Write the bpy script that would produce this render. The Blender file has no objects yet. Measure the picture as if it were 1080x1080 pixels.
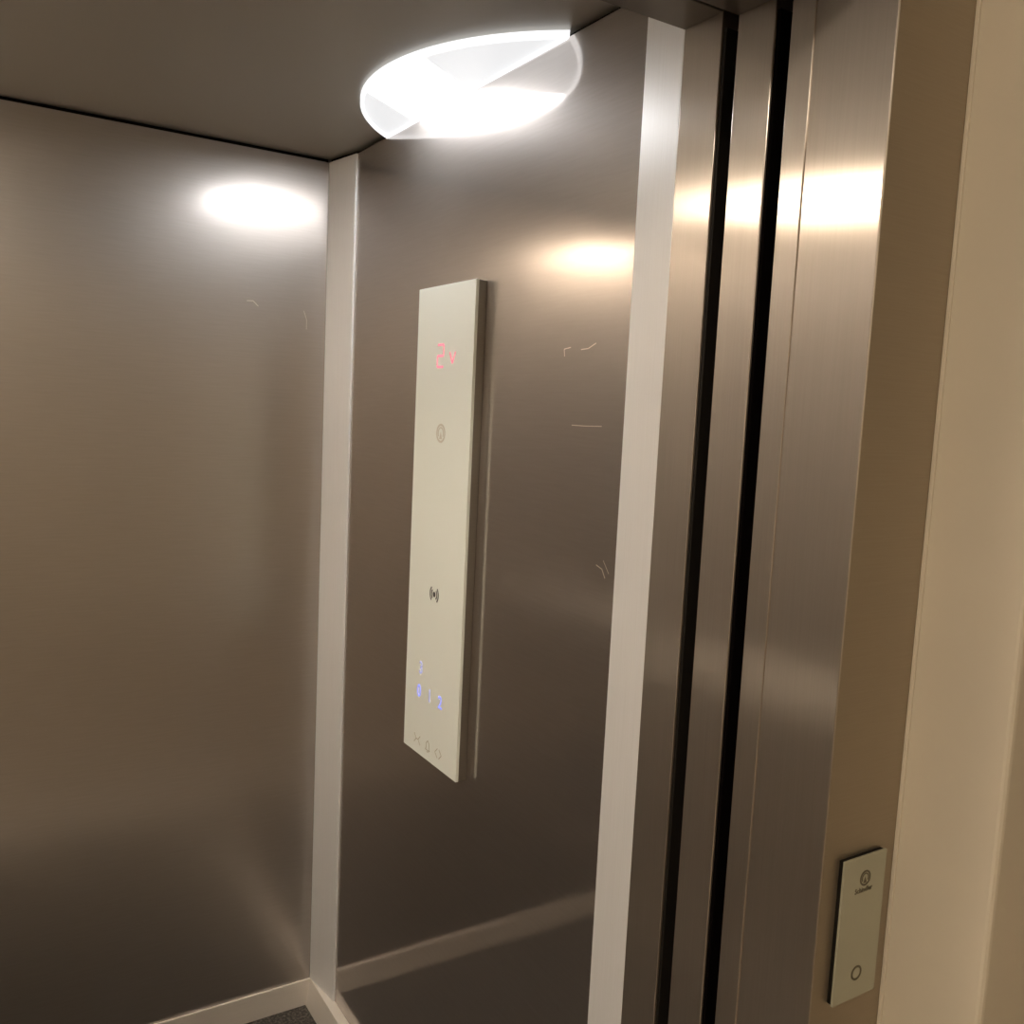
import bpy, bmesh, math, random
from mathutils import Vector, Matrix

S = bpy.context.scene
COL = S.collection
random.seed(4)

# ------------------------------------------------------------------ helpers
def bm_prism(bm, pts, lo, hi, axis='z'):
    """extrude a polygon; axis z: pts are (x, y); axis x: pts are (y, z); axis y: pts are (x, z)"""
    def mk(p, h):
        if axis == 'z': return (p[0], p[1], h)
        if axis == 'x': return (h, p[0], p[1])
        return (p[0], h, p[1])
    a = [bm.verts.new(mk(p, lo)) for p in pts]
    b = [bm.verts.new(mk(p, hi)) for p in pts]
    n = len(pts)
    bm.faces.new(a[::-1]); bm.faces.new(b)
    for i in range(n):
        j = (i + 1) % n
        bm.faces.new((a[i], a[j], b[j], b[i]))

def bm_box(bm, x0, x1, y0, y1, z0, z1):
    bm_prism(bm, [(x0, y0), (x1, y0), (x1, y1), (x0, y1)], z0, z1)

def bm_tube(bm, pts, r, n=16):
    """round bar along a list of points"""
    rings = []
    for i, p in enumerate(pts):
        p = Vector(p)
        a = Vector(pts[max(i - 1, 0)]); b = Vector(pts[min(i + 1, len(pts) - 1)])
        t = (b - a).normalized()
        up = Vector((0, 0, 1)) if abs(t.z) < .9 else Vector((0, 1, 0))
        u = t.cross(up).normalized(); v = t.cross(u)
        rings.append([bm.verts.new(p + r * (math.cos(k * 2 * math.pi / n) * u + math.sin(k * 2 * math.pi / n) * v)) for k in range(n)])
    for a, b in zip(rings, rings[1:]):
        for k in range(n):
            bm.faces.new((a[k], a[(k + 1) % n], b[(k + 1) % n], b[k]))
    bm.faces.new(rings[0][::-1]); bm.faces.new(rings[-1])

def obj(name, bm, m=None, parent=None, bevel=0.0, smooth=False, kind=None, label=None, cat=None, group=None):
    bmesh.ops.recalc_face_normals(bm, faces=bm.faces)
    me = bpy.data.meshes.new(name); bm.to_mesh(me); bm.free()
    if smooth:
        for f in me.polygons: f.use_smooth = True
    o = bpy.data.objects.new(name, me); COL.objects.link(o)
    if m: me.materials.append(m)
    if parent: o.parent = parent
    if bevel:
        b = o.modifiers.new('bevel', 'BEVEL'); b.width = bevel; b.segments = 3
        b.limit_method = 'ANGLE'; b.angle_limit = math.radians(40)
    if kind: o['kind'] = kind
    if label: o['label'] = label
    if cat: o['category'] = cat
    if group: o['group'] = group
    return o

def struct(name, bm, m, bevel=0.0, label=None, cat=None):
    return obj(name, bm, m, None, bevel, kind='structure', label=label, cat=cat)

def empty(name, loc, label, cat, group=None):
    o = bpy.data.objects.new(name, None); COL.objects.link(o)
    o.location = loc; o.empty_display_size = .05
    o['label'] = label; o['category'] = cat
    if group: o['group'] = group
    return o

# ---------------------------------------------------------------- materials
def mat(name):
    m = bpy.data.materials.new(name); m.use_nodes = True
    nt = m.node_tree; b = nt.nodes['Principled BSDF']
    return m, nt, b

def plain(name, col, rough=.5, metal=0., spec=.5):
    m, nt, b = mat(name)
    b.inputs['Base Color'].default_value = (*col, 1)
    b.inputs['Roughness'].default_value = rough
    b.inputs['Metallic'].default_value = metal
    b.inputs['Specular IOR Level'].default_value = spec
    return m

def noise(nt, scale, vec_scale, detail=4., coord='Object'):
    tc = nt.nodes.new('ShaderNodeTexCoord'); mp = nt.nodes.new('ShaderNodeMapping')
    mp.inputs['Scale'].default_value = vec_scale
    nt.links.new(tc.outputs[coord], mp.inputs['Vector'])
    n = nt.nodes.new('ShaderNodeTexNoise'); n.inputs['Scale'].default_value = scale
    n.inputs['Detail'].default_value = detail
    nt.links.new(mp.outputs['Vector'], n.inputs['Vector'])
    return n

def steel(name, col, rough, aniso, grain=(1, 1, 60), wear=.05, bump=0., haze=.45, haze_rough=.62, metal=1., haze_aniso=.3):
    """brushed stainless steel: anisotropic metal, fine grain, cloudy wear"""
    m, nt, b = mat(name)
    b.inputs['Metallic'].default_value = metal
    b.inputs['Anisotropic'].default_value = aniso
    tg = nt.nodes.new('ShaderNodeTangent'); tg.direction_type = 'RADIAL'; tg.axis = 'Z'
    nt.links.new(tg.outputs['Tangent'], b.inputs['Tangent'])
    g = noise(nt, 14., grain, 3.)
    cl = noise(nt, 3.5, (1, 1, 1), 5.)
    # grain: a faint change of colour along the brushing
    mx = nt.nodes.new('ShaderNodeMix'); mx.data_type = 'RGBA'
    mx.inputs['A'].default_value = (col[0] * .93, col[1] * .93, col[2] * .92, 1)
    mx.inputs['B'].default_value = (min(1, col[0] * 1.06), min(1, col[1] * 1.06), min(1, col[2] * 1.07), 1)
    nt.links.new(g.outputs['Fac'], mx.inputs['Factor'])
    nt.links.new(mx.outputs['Result'], b.inputs['Base Color'])
    # wear: cloudy change of gloss
    mr = nt.nodes.new('ShaderNodeMapRange')
    mr.inputs['From Min'].default_value = .3; mr.inputs['From Max'].default_value = .7
    mr.inputs['To Min'].default_value = rough - wear * .5; mr.inputs['To Max'].default_value = rough + wear * .5
    nt.links.new(cl.outputs['Fac'], mr.inputs['Value'])
    nt.links.new(mr.outputs['Result'], b.inputs['Roughness'])
    bp = nt.nodes.new('ShaderNodeBump'); bp.inputs['Strength'].default_value = bump; bp.inputs['Distance'].default_value = .001
    nt.links.new(g.outputs['Fac'], bp.inputs['Height'])
    if bump: nt.links.new(bp.outputs['Normal'], b.inputs['Normal'])
    # haze: the wide second lobe of brushed metal
    b2 = nt.nodes.new('ShaderNodeBsdfPrincipled')
    b2.inputs['Metallic'].default_value = metal; b2.inputs['Roughness'].default_value = haze_rough
    b2.inputs['Anisotropic'].default_value = haze_aniso
    nt.links.new(tg.outputs['Tangent'], b2.inputs['Tangent'])
    nt.links.new(mx.outputs['Result'], b2.inputs['Base Color'])
    ms = nt.nodes.new('ShaderNodeMixShader'); ms.inputs[0].default_value = haze
    nt.links.new(b.outputs[0], ms.inputs[1]); nt.links.new(b2.outputs[0], ms.inputs[2])
    nt.links.new(ms.outputs[0], nt.nodes['Material Output'].inputs['Surface'])
    return m

def emit(name, col, strength):
    m, nt, b = mat(name)
    b.inputs['Base Color'].default_value = (.05, .05, .05, 1)
    b.inputs['Emission Color'].default_value = (*col, 1)
    b.inputs['Emission Strength'].default_value = strength
    return m

STEEL_REAR = steel('brushed_steel_rear', (.52, .485, .46), .215, .3, grain=(1, 1, 22), wear=.03, haze=.64, haze_rough=.42, haze_aniso=.3)
STEEL_SIDE = steel('brushed_steel_side', (.60, .56, .53), .075, .15, grain=(1, 1, 22), wear=.02, haze=.33, haze_rough=.5, haze_aniso=.4)
STEEL_JAMB = steel('brushed_steel_jamb', (.60, .54, .485), .20, .95, grain=(40, 40, .6), wear=.03, haze=.45, haze_rough=.52, haze_aniso=.5)
STEEL_FRAME = steel('brushed_steel_frame', (.44, .385, .31), .45, .3, grain=(1, 1, 60))
STRIP = steel('satin_aluminium', (.87, .87, .87), .42, .4, grain=(50, 50, .6), wear=.03, metal=.3)
SKIRT = steel('aluminium_skirting', (.90, .85, .78), .40, .3, grain=(1, 1, 50), wear=.04, metal=.4)
RAIL = plain('pale_bumper_rail', (.92, .88, .80), .4, .1)
GAP_SHADE = plain('painted_gap_shade', (.004, .003, .003), .9, 0., 0.)  # stands in for the shade inside gaps
HEADER = steel('dark_steel_header', (.22, .20, .18), .35, .3)
GAP_HOUSING_DARK = plain('gap_shade_and_housing', (.012, .010, .008), .6, 0., .15)  # call panel housing, also painted shade in the first door gap
CEIL = plain('grey_ceiling_sheet', (.42, .40, .36), .42, .55)
HOUSING = steel('grey_aluminium_housing', (.30, .28, .26), .4, .2)
WHITE_PLASTIC = plain('white_lamp_ring', (.85, .85, .85), .35)
MARK = plain('dark_print', (.05, .05, .055), .5)
MARK_GREY = plain('grey_print', (.60, .58, .51), .5)
MARK_OLIVE = plain('olive_print', (.40, .38, .29), .5)
MARK_BROWN = plain('brown_print', (.10, .085, .05), .5)
RED_LED = emit('red_led', (1., .22, .30), .42)
BLUE_LED = emit('blue_led', (.34, .37, 1.), .36)
BLUE_DIM = emit('dim_blue_led', (.62, .62, 1.), .235)
SCRATCH = plain('bright_scratch', (.62, .57, .5), .5, .6)

def paint(name, col, rough=.6, amount=.06):
    m, nt, b = mat(name)
    n = noise(nt, 6., (1, 1, 1), 6.)
    mx = nt.nodes.new('ShaderNodeMix'); mx.data_type = 'RGBA'
    mx.inputs['A'].default_value = (*[c * (1 - amount) for c in col], 1)
    mx.inputs['B'].default_value = (*[min(1, c * (1 + amount)) for c in col], 1)
    nt.links.new(n.outputs['Fac'], mx.inputs['Factor'])
    nt.links.new(mx.outputs['Result'], b.inputs['Base Color'])
    b.inputs['Roughness'].default_value = rough
    f = noise(nt, 220., (1, 1, 1), 2.)
    bp = nt.nodes.new('ShaderNodeBump'); bp.inputs['Strength'].default_value = .05; bp.inputs['Distance'].default_value = .002
    nt.links.new(f.outputs['Fac'], bp.inputs['Height']); nt.links.new(bp.outputs['Normal'], b.inputs['Normal'])
    return m

CREAM = paint('cream_wall_paint', (.68, .61, .49))
CORR_CEIL = paint('landing_ceiling_paint', (.75, .72, .66))
CORR_FLOOR = paint('landing_floor_tile', (.32, .27, .21), .35, .2)

def glass_white(name, col):
    m, nt, b = mat(name)
    b.inputs['Base Color'].default_value = (*col, 1)
    b.inputs['Roughness'].default_value = .12
    b.inputs['Coat Weight'].default_value = .3
    b.inputs['Coat Roughness'].default_value = .03
    return m
GLASS = glass_white('white_back_painted_glass', (.90, .95, .90))
GLASS_EDGE = plain('pale_green_glass_edge', (.72, .74, .64), .3)
GLASS_OLIVE = glass_white('pale_grey_glass', (.42, .41, .31))

def floor_mat():
    m, nt, b = mat('dark_speckled_floor')
    n = noise(nt, 160., (1, 1, 1), 2.)
    r = nt.nodes.new('ShaderNodeValToRGB')
    r.color_ramp.elements[0].position = .42; r.color_ramp.elements[0].color = (.018, .016, .015, 1)
    r.color_ramp.elements[1].position = .72; r.color_ramp.elements[1].color = (.16, .145, .13, 1)
    nt.links.new(n.outputs['Fac'], r.inputs['Fac']); nt.links.new(r.outputs['Color'], b.inputs['Base Color'])
    b.inputs['Roughness'].default_value = .45
    return m
FLOOR = floor_mat()

def lamp_diffuser(name, base, hot, col):
    """opal diffuser with a light module behind it: an oblique bright bar on a paler field"""
    m, nt, b = mat(name)
    tc = nt.nodes.new('ShaderNodeTexCoord'); sx = nt.nodes.new('ShaderNodeSeparateXYZ')
    nt.links.new(tc.outputs['Object'], sx.inputs['Vector'])
    def math_node(op, a, b_):
        k = nt.nodes.new('ShaderNodeMath'); k.operation = op
        for i, v in enumerate((a, b_)):
            if v is None: continue
            if isinstance(v, (int, float)): k.inputs[i].default_value = v
            else: nt.links.new(v, k.inputs[i])
        return k.outputs[0]
    t = math_node('ADD', sx.outputs['Y'], math_node('MULTIPLY', sx.outputs['X'], -.68))   # across the bar
    c = math_node('ABSOLUTE', math_node('SUBTRACT', t, .09), None)
    mr = nt.nodes.new('ShaderNodeMapRange'); mr.interpolation_type = 'SMOOTHSTEP'
    mr.inputs['From Min'].default_value = .085; mr.inputs['From Max'].default_value = .112
    mr.inputs['To Min'].default_value = hot; mr.inputs['To Max'].default_value = base
    nt.links.new(c, mr.inputs['Value'])
    b.inputs['Base Color'].default_value = (.25, .25, .25, 1)
    b.inputs['Emission Color'].default_value = (*col, 1)
    nt.links.new(mr.outputs['Result'], b.inputs['Emission Strength'])
    return m

# -------------------------------------------------------------- dimensions
D = .0227            # the side panel lies this far behind the skirting line
HB = .0688           # height of the skirting
Y1, Y2 = -1.1106, -1.2075     # front corner strip: from panel to door jamb
WS = .1138           # depth of the rear corner strip
W = 1.12             # inner width of the cabin
H = 2.10             # ceiling height
ZT = 2.092           # top of the wall sheets, below it the dark shadow gap
ZH = 2.008           # underside of the door header
mx_ = lambda x: -W - x        # mirror to the other side of the cabin

# ------------------------------------------------------------- cabin shell
bm = bmesh.new(); bm_box(bm, -W - .06, .06, -1.275, .05, -.05, 0); struct('floor', bm, FLOOR)
bm = bmesh.new(); bm_box(bm, -W - .06, .06, -1.2075, .05, H, H + .04); struct('ceiling', bm, CEIL)
bm = bmesh.new(); bm_box(bm, -W, 0, .006, .05, 0, ZT)
struct('wall_rear', bm, STEEL_REAR)
bm = bmesh.new(); bm_box(bm, D, .06, Y1, -WS, HB, ZT)
wall_right = struct('wall_right', bm, STEEL_SIDE)
bm = bmesh.new(); bm_box(bm, mx_(.06), mx_(D), Y1, -WS, HB, ZT)
struct('wall_left', bm, STEEL_SIDE)

# black fill painted as the shade in the gap between the wall sheets and the ceiling
n_trim = [0]
def trim(bm, m, bevel=0., label=None):
    n_trim[0] += 1
    return struct('trim_%d' % n_trim[0], bm, m, bevel)
bm = bmesh.new(); bm_box(bm, -W, 0, .012, .05, ZT, H); trim(bm, GAP_SHADE)
bm = bmesh.new(); bm_prism(bm, [(.008, .012), (.008, 0), (D + .008, -WS), (D + .008, Y1), (.06, Y1), (.06, .012)], ZT, H); trim(bm, GAP_SHADE)
bm = bmesh.new(); bm_prism(bm, [(mx_(x), y) for x, y in [(.008, .012), (.008, 0), (D + .008, -WS), (D + .008, Y1), (.06, Y1), (.06, .012)]], ZT, H); trim(bm, GAP_SHADE)

# corner strips: slanting sheets that close the corners of the cabin
REAR_STRIP = [(0, .006), (0, 0), (D - .0045, -WS), (D, -WS), (.06, -WS), (.06, .006)]
FRONT_STRIP = [(D, Y1), (D - .003, Y1), (0, Y2), (.06, Y2), (.06, Y1)]
for poly in (REAR_STRIP, FRONT_STRIP):
    for s in (0, 1):
        bm = bmesh.new(); bm_prism(bm, [(mx_(x), y) if s else (x, y) for x, y in poly], HB if poly is REAR_STRIP else 0, ZT)
        trim(bm, STRIP, .0012)

# skirting boards
bm = bmesh.new(); bm_box(bm, -W, 0, 0, .006, 0, HB); struct('baseboard_rear', bm, SKIRT, .0012)
side = [(-.0118, 0), (0, HB), (.06, HB), (.06, 0)]
bm = bmesh.new(); bm_prism(bm, side, Y1, .006, 'y'); struct('baseboard_right', bm, SKIRT, .0012)
bm = bmesh.new(); bm_prism(bm, [(mx_(x), z) for x, z in side], Y1, .006, 'y'); struct('baseboard_left', bm, SKIRT, .0012)

# --------------------------------------------------------------- doorway
JA = (-1.2721, Y2); G1 = (-1.2968, -1.2721); JB = (-1.3527, -1.2968); G2 = (-1.3779, -1.3527)
JC = (-1.4097, -1.3779); JD = (-1.5086, -1.4097)
DROP = ZH
for s in (0, 1):
    fx = (lambda x: mx_(x)) if s else (lambda x: x)
    def jbox(y0, y1, x0, x1, z0=0., z1=2.3):
        bm = bmesh.new(); a, b = sorted((fx(x0), fx(x1))); bm_box(bm, a, b, y0, y1, z0, z1); return bm
    trim(jbox(*JA, 0, .06), STEEL_JAMB, .001)                                   # cabin front return
    trim(jbox(*G1, .035, .06), GAP_HOUSING_DARK)                                           # dark box painted as the shade deep in the gap
    trim(jbox(G1[1] - .005, G1[1], .003, .035, .008, 1.99), GAP_HOUSING_DARK)                # added dark strips that paint the shade inside the gaps
    trim(jbox(G2[1] - .005, G2[1], .004, .05, .008, 1.985), GAP_SHADE)  # same painted shade in the second gap
    struct('door_%d' % (1 + s), jbox(*JB, 0.001, .06, .008, 2.0), STEEL_JAMB, .0015)  # leading edge of the open sliding leaf
    trim(jbox(*G2, .05, .06), GAP_SHADE)
    trim(jbox(*JC, -.0008, .06), STEEL_JAMB, .001)                              # landing frame, inner lip
    trim(jbox(*JD, .0008, .06), STEEL_JAMB, .001)                              # landing frame, side
    trim(jbox(JD[0] - .0012, JD[0] + .03, .0012, .1218), STEEL_FRAME, .0008)      # landing frame, front face
# headers over the opening, with the same gaps
for (y0, y1), z, m in ((JA, ZH, HEADER), (JB, ZH - .012, HEADER), ((JD[0], JC[1]), ZH - .02, HEADER), ((JD[0] - .0012, JD[0] + .004), ZH - .02, STEEL_FRAME)):
    bm = bmesh.new(); bm_box(bm, -W, 0, y0, y1, z, 2.3); trim(bm, m, .001)
bm = bmesh.new(); bm_box(bm, -W, 0, -1.38, -1.26, 2.12, 2.3); trim(bm, GAP_SHADE)  # black fill in place of the shade between the headers
bm = bmesh.new(); bm_box(bm, -W, 0, -1.5086, -1.275, -.05, -.001); trim(bm, SKIRT)    # door sills

# --------------------------------------------------------------- landing
YL, XR = -1.6240, .1218
bm = bmesh.new(); bm_box(bm, XR, 1.4, YL, -1.30, 0, 2.6); struct('wall_landing_right', bm, CREAM, .006)
bm = bmesh.new(); bm_box(bm, -3.2, mx_(XR), YL, -1.30, 0, 2.6); struct('wall_landing_left', bm, CREAM, .006)
bm = bmesh.new(); bm_box(bm, mx_(XR), XR, YL, -1.30, 2.3, 2.6); struct('wall_landing_top', bm, CREAM)
bm = bmesh.new(); bm_box(bm, -3.2, 1.4, -4.3, -4.2, 0, 2.6); struct('wall_landing_back', bm, CREAM)
bm = bmesh.new(); bm_box(bm, -3.3, -3.2, -4.3, -1.3, 0, 2.6); struct('wall_landing_west', bm, CREAM)
bm = bmesh.new(); bm_box(bm, 1.4, 1.5, -4.3, -1.3, 0, 2.6); struct('wall_landing_east', bm, CREAM)
bm = bmesh.new(); bm_box(bm, -3.3, 1.5, -4.3, -1.5086, -.05, 0); struct('floor_landing', bm, CORR_FLOOR)
bm = bmesh.new(); bm_box(bm, -3.3, 1.5, -4.3, -1.3, 2.6, 2.65); struct('ceiling_landing', bm, CORR_CEIL)
# plaster bead where the reveal meets the steel frame
bm = bmesh.new(); bm_box(bm, XR - .003, XR, JD[0] - .006, JD[0] - .0012, 0, 2.3); trim(bm, CREAM, .001)

# --------------------------------------------------------------- lamps
def half_moon(cx, r, n=48, wall=0.):
    """outline of a circle cut off by the wall: (x, y) points, x <= wall"""
    a0 = math.acos((wall - cx) / r)
    return [(cx + r * math.cos(a), r * math.sin(a)) for a in [a0 + (2 * math.pi - 2 * a0) * k / n for k in range(n + 1)]]

def ceiling_lamp(x_wall, flip, label, base, hot, rim, col):
    root = empty('ceiling_lamp', (x_wall, -.60, H), label, 'lamp', None)
    f = -1 if flip else 1
    CX, RR = .258, .418
    outer = half_moon(CX, RR); inner = half_moon(CX, RR - .006, wall=-.0004)
    # white ring: band between the two outlines
    bm = bmesh.new(); n = len(outer); rows = []
    for z, lst in ((0., outer), (-.009, outer), (-.012, [((a[0] + b[0]) / 2, (a[1] + b[1]) / 2) for a, b in zip(outer, inner)]), (-.009, inner), (0., inner)):
        rows.append([bm.verts.new((f * x, y, z)) for x, y in lst])
    for a, b in zip(rows, rows[1:] + rows[:1]):
        for k in range(n):
            j = (k + 1) % n
            bm.faces.new((a[k], a[j], b[j], b[k]))
    obj('ring', bm, emit('lamp_ring_' + ('warm' if flip else 'cool'), col, rim), root)
    bm = bmesh.new(); vs = [bm.verts.new((f * x, y, -.005)) for x, y in inner]; vt = [bm.verts.new((f * x, y, 0)) for x, y in inner]
    bm.faces.new(vs)
    bm.faces.new(vt)
    for k in range(n): bm.faces.new((vs[k], vs[(k + 1) % n], vt[(k + 1) % n], vt[k]))
    obj('diffuser', bm, lamp_diffuser('lamp_diffuser_' + ('warm' if flip else 'cool'), base, hot, col), root)
    return root
ceiling_lamp(D - .0015, False, 'white half-moon ceiling lamp against the steel panel above the control panel', .27, 10.5, .45, (.97, .98, 1.))
ceiling_lamp(mx_(D) + .0015, True, 'warm half-moon ceiling lamp on the opposite side of the cabin', 10.5, 25., 4., (1., .85, .67))

# unseen lamp added to light the landing (round, flush)
root = empty('added_landing_lamp', (-1.9, -2.6, 2.6), 'unseen round lamp added to light the landing', 'lamp')
bm = bmesh.new(); bmesh.ops.create_cone(bm, cap_ends=True, segments=40, radius1=.17, radius2=.19, depth=.05, matrix=Matrix.Translation((0, 0, -.025)))
obj('shade', bm, emit('added_landing_light', (1., .87, .71), 33.), root)
bm = bmesh.new(); bmesh.ops.create_cone(bm, cap_ends=True, segments=40, radius1=.205, radius2=.205, depth=.012, matrix=Matrix.Translation((0, 0, -.006)))
obj('base', bm, WHITE_PLASTIC, root)

# unseen bumper rail on the other side panel, sloped to catch more lamp light
root = empty('bumper_rail', (mx_(D), -.6, .86), 'unseen sloped pale bumper rail on the opposite side panel', 'rail')
bm = bmesh.new(); bm_prism(bm, [(.012, .056), (.020, .056), (.062, -.040), (.058, -.052), (.012, -.052)], -.48, .46, 'y')
obj('rail', bm, RAIL, root, .004)
for y in (-.38, 0, .36):
    bm = bmesh.new(); bm_tube(bm, [(0, y, 0), (.012, y, 0)], .012); obj('bracket', bm, SKIRT, root, smooth=True)

# ------------------------------------------------------- flat print helper
def text_mesh(body, size):
    cu = bpy.data.curves.new('t', 'FONT'); cu.body = body; cu.size = size; cu.offset = size * .022
    cu.align_x = 'CENTER'; cu.align_y = 'CENTER'
    o = bpy.data.objects.new('t', cu); COL.objects.link(o)
    dg = bpy.context.evaluated_depsgraph_get()
    me = bpy.data.meshes.new_from_object(o.evaluated_get(dg))
    bpy.data.objects.remove(o); bpy.data.curves.remove(cu)
    bm = bmesh.new(); bm.from_mesh(me); bpy.data.meshes.remove(me)
    xs = [v.co.x for v in bm.verts]; ys = [v.co.y for v in bm.verts]
    c = Vector(((min(xs) + max(xs)) / 2, (min(ys) + max(ys)) / 2, 0))
    bmesh.ops.translate(bm, vec=-c, verts=bm.verts)
    return bm

def arc_band(bm, cx, cy, r0, r1, a0, a1, n=24):
    a = [math.radians(a0 + (a1 - a0) * k / n) for k in range(n + 1)]
    i = [bm.verts.new((cx + r0 * math.cos(t), cy + r0 * math.sin(t), 0)) for t in a]
    o = [bm.verts.new((cx + r1 * math.cos(t), cy + r1 * math.sin(t), 0)) for t in a]
    for k in range(n): bm.faces.new((i[k], o[k], o[k + 1], i[k + 1]))

def poly(bm, pts): bm.faces.new([bm.verts.new((x, y, 0)) for x, y in pts])

def thick(bm, h):
    """give a flat print a little thickness"""
    r = bmesh.ops.extrude_face_region(bm, geom=bm.faces[:])
    bmesh.ops.translate(bm, vec=(0, 0, h), verts=[g for g in r['geom'] if isinstance(g, bmesh.types.BMVert)])

def put(name, bm, m, parent, M, label=None, h=.0003):
    thick(bm, h)
    bm.transform(M)
    return obj(name, bm, m, parent, label=label)

def bar(bm, x0, y0, x1, y1, w):
    d = Vector((x1 - x0, y1 - y0)); n = Vector((-d.y, d.x)).normalized() * w / 2
    poly(bm, [(x0 + n.x, y0 + n.y), (x0 - n.x, y0 - n.y), (x1 - n.x, y1 - n.y), (x1 + n.x, y1 + n.y)])

def emblem(bm, r):
    """ring with an inner ring and a peak"""
    arc_band(bm, 0, 0, r * .78, r, 0, 360, 32)
    arc_band(bm, 0, 0, r * .50, r * .66, -35, 215, 24)
    poly(bm, [(-r * .30, -r * .62), (r * .30, -r * .62), (0, r * .16)])

# ------------------------------------------------- car operating panel
T = .0220
CY, CZ = (-.4958 - .7155) / 2, (1.7596 + .8670) / 2
CW, CH = .7155 - .4958, 1.7596 - .8670
cop = empty('control_panel', (D, CY, CZ), 'tall white glass control panel with red floor display on the steel side wall', 'control panel')
# local axes: x out of the wall is -x
bm = bmesh.new(); bm_box(bm, -T + .006, 0, -CW / 2 + .0012, CW / 2 - .0012, -CH / 2 + .001, CH / 2 - .001)
obj('housing', bm, HOUSING, cop, .0008, label='grey metal housing')
bm = bmesh.new(); bm_box(bm, -T, -T + .006, -CW / 2, CW / 2, -CH / 2, CH / 2)
gl = obj('glass_plate', bm, GLASS, cop, .0007, label='white glass plate')
def cop_M(y, z):
    """print axes: right = -y (towards the door), up = z, out = -x"""
    R = Matrix(((0, 0, -1, 0), (-1, 0, 0, 0), (0, 1, 0, 0), (0, 0, 0, 1)))
    return Matrix.Translation((-T, y - CY, z - CZ)) @ R
# floor display: segments of a 2 and a pointer
def seg2(bm, w, h, t):
    bar(bm, -w / 2, h / 2, w / 2, h / 2, t); bar(bm, w / 2, h / 2, w / 2, 0, t); bar(bm, -w / 2, 0, w / 2, 0, t)
    bar(bm, -w / 2, 0, -w / 2, -h / 2, t); bar(bm, -w / 2, -h / 2, w / 2, -h / 2, t)
bm = bmesh.new(); seg2(bm, .024, .040, .0042); put('display_digit', bm, RED_LED, gl, cop_M(-.5935, 1.6325), 'glowing red 2')
bm = bmesh.new(); bar(bm, -.011, .010, 0, -.010, .0042); bar(bm, 0, -.010, .011, .010, .0042)
put('direction_arrow', bm, RED_LED, gl, cop_M(-.640, 1.6285), 'glowing red down arrow')
bm = bmesh.new(); emblem(bm, .0175); put('emblem', bm, MARK_GREY, gl, cop_M(-.606, 1.492), 'pale grey round emblem')
# contactless symbol
bm = bmesh.new()
arc_band(bm, 0, 0, 0, .0052, 0, 359.9, 20)
for r in (.0105, .0165):
    arc_band(bm, 0, 0, r - .0016, r + .0016, -48, 48); arc_band(bm, 0, 0, r - .0016, r + .0016, 132, 228)
put('contactless_symbol', bm, MARK, gl, cop_M(-.6045, 1.191), 'dark contactless reader symbol')
for ch, y, z, m, lb in (('3', -.5608, 1.039, BLUE_DIM, 'upper dim blue number'), ('0', -.5563, .9925, BLUE_LED, 'bright blue number on the left'),
                        ('1', -.601, .9944, BLUE_DIM, 'dim blue number in the middle'), ('2', -.6441, .9945, BLUE_LED, 'bright blue number on the right')):
    put('floor_button', text_mesh(ch, .034), m, gl, cop_M(y, z), lb)
t = .0016
bm = bmesh.new()       # doors closing: two arrow heads and a bar
bar(bm, -.013, .009, -.004, 0, t); bar(bm, -.013, -.009, -.004, 0, t); bar(bm, .013, .009, .004, 0, t); bar(bm, .013, -.009, .004, 0, t); bar(bm, -.004, 0, .004, 0, t)
put('door_close_symbol', bm, MARK_OLIVE, gl, cop_M(-.5558, .895), 'thin door close symbol')
bm = bmesh.new()       # bell outline
bl = [(-.009, -.008), (-.006, -.004), (-.006, .005), (0, .011), (.006, .005), (.006, -.004), (.009, -.008), (-.009, -.008)]
for a, b in zip(bl, bl[1:]): bar(bm, *a, *b, t)
bar(bm, -.003, -.011, .003, -.011, t)
put('alarm_bell_symbol', bm, MARK_OLIVE, gl, cop_M(-.6012, .8955), 'thin bell symbol')
bm = bmesh.new()       # doors opening: arrow heads outwards
for s in (-1, 1):
    bar(bm, s * .003, .009, s * .013, 0, t); bar(bm, s * .003, -.009, s * .013, 0, t)
put('door_open_symbol', bm, MARK_OLIVE, gl, cop_M(-.6446, .8957), 'thin door open symbol')

# --------------------------------------------------- landing call panel
LX0, LX1, LZ0, LZ1, LT = .0262, .0962, .9178, 1.0820, .008
LY = JD[0] - .0012
lop = empty('call_panel', ((LX0 + LX1) / 2, LY, (LZ0 + LZ1) / 2), 'small pale glass call button panel on the landing door frame', 'call panel')
LW, LH = LX1 - LX0, LZ1 - LZ0
bm = bmesh.new(); bm_box(bm, -LW / 2 + .001, LW / 2 - .001, -LT + .003, .001, -LH / 2 + .001, LH / 2 - .001)
obj('housing', bm, GAP_HOUSING_DARK, lop, .0006, label='dark housing')
bm = bmesh.new(); bm_box(bm, -LW / 2, LW / 2, -LT, -LT + .003, -LH / 2, LH / 2)
lg = obj('glass_plate', bm, GLASS_OLIVE, lop, .0006, label='pale grey glass plate')
def lop_M(x, z):
    R = Matrix(((1, 0, 0, 0), (0, 0, -1, 0), (0, 1, 0, 0), (0, 0, 0, 1)))
    return Matrix.Translation((x - (LX0 + LX1) / 2, -LT, z - (LZ0 + LZ1) / 2)) @ R
bm = bmesh.new(); emblem(bm, .0088); put('emblem', bm, MARK_BROWN, lg, lop_M(.0620, 1.0567), 'brown round emblem')
put('lettering', text_mesh('Schindler', .0078), MARK_BROWN, lg, lop_M(.0610, 1.0440), 'small brown word')
bm = bmesh.new(); arc_band(bm, 0, 0, .0062, .0086, 0, 360, 32)
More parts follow.
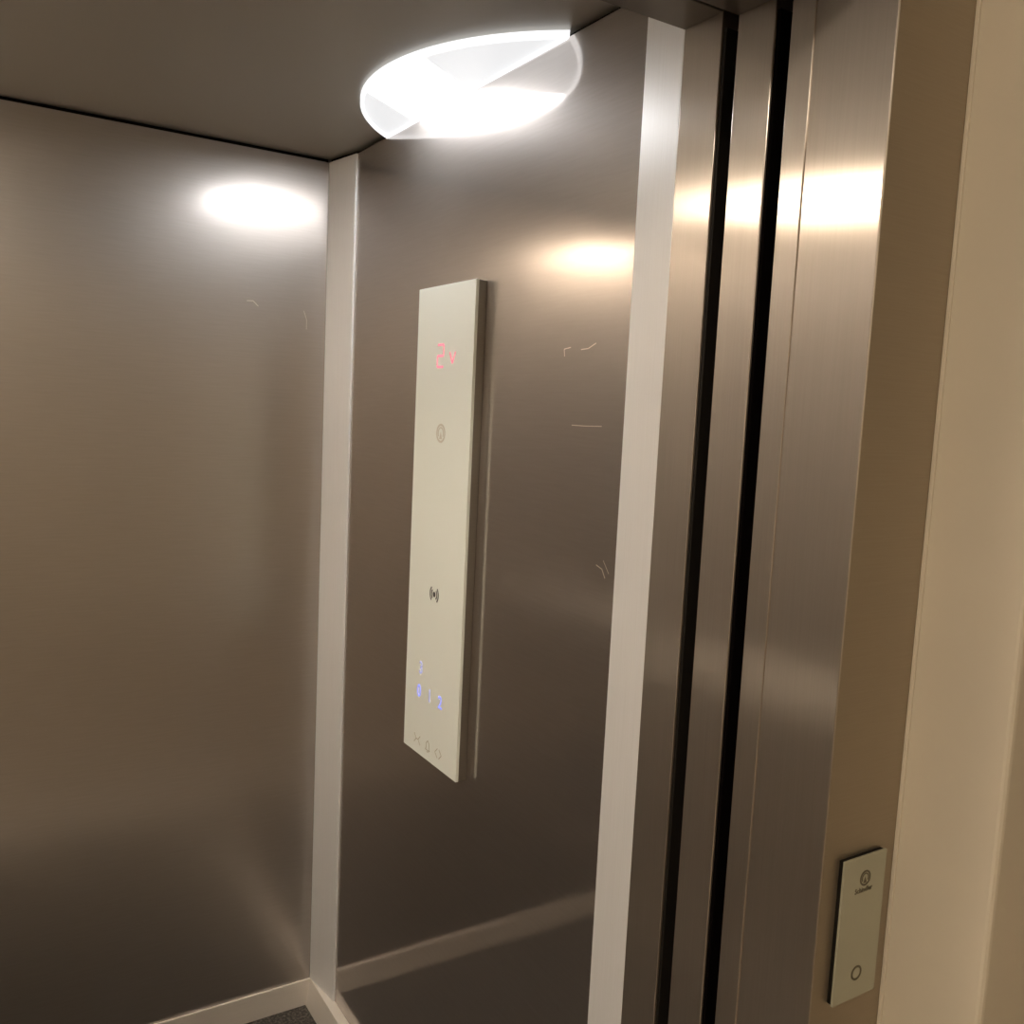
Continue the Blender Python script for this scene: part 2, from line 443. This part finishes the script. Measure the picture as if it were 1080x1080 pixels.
put('call_button', bm, MARK_BROWN, lg, lop_M(.0618, .9474), 'dark ring of the call button')

# --------------------------------------------------- scratches in the steel
def scratch(plane, pts, w):
    bm = bmesh.new()
    for (a, b), (c, d_) in zip(pts, pts[1:]): bar(bm, a, b, c, d_, w)
    if plane == 'right':
        M = Matrix(((0, 0, -1, D + .00005), (1, 0, 0, 0), (0, 1, 0, 0), (0, 0, 0, 1)))
    else:
        M = Matrix(((1, 0, 0, 0), (0, 0, -1, .00605), (0, 1, 0, 0), (0, 0, 0, 1)))
    thick(bm, .00012); bm.transform(M)
    o = obj('scratch', bm, SCRATCH, wall_right if plane == 'right' else bpy.data.objects['wall_rear'])
    return o
scratch('right', [(-.957, 1.624), (-.955, 1.635), (-.972, 1.637)], .0014)
scratch('right', [(-.998, 1.633), (-1.016, 1.634), (-1.034, 1.641)], .0015)
scratch('right', [(-.985, 1.522), (-1.02, 1.522), (-1.058, 1.523)], .001)
scratch('right', [(-1.064, 1.324), (-1.078, 1.320), (-1.086, 1.308)], .0015)
scratch('right', [(-1.080, 1.333), (-1.094, 1.316)], .001)
scratch('rear', [(-.186, 1.758), (-.172, 1.759), (-.160, 1.748)], .0016)
scratch('rear', [(-.053, 1.748), (-.046, 1.728), (-.046, 1.706)], .0011)

# ------------------------------------------------------------------ world
w = bpy.data.worlds.new('world'); S.world = w; w.use_nodes = True
w.node_tree.nodes['Background'].inputs['Color'].default_value = (.01, .01, .01, 1)
w.node_tree.nodes['Background'].inputs['Strength'].default_value = 0

# ----------------------------------------------------------------- camera
cam = bpy.data.cameras.new('camera'); co = bpy.data.objects.new('camera', cam); COL.objects.link(co)
r = Vector((0.8487821, -0.52664042, 0.04710442)); u = Vector((0.01839622, 0.11844737, 0.99278991)); f = Vector((0.52842268, 0.84179576, -0.1102242))
M = Matrix((( r.x, u.x, -f.x, -0.7738775), (r.y, u.y, -f.y, -2.09799111), (r.z, u.z, -f.z, 1.53898515), (0, 0, 0, 1)))
co.matrix_world = M
cam.sensor_width = 36.; cam.lens = 36. * 961.072 / 1080.
cam.clip_start = .02
S.camera = co

S.view_settings.view_transform = 'Standard'
S.view_settings.look = 'None'
S.view_settings.gamma = 1
S.view_settings.use_curve_mapping = False
S.view_settings.exposure = 1.55
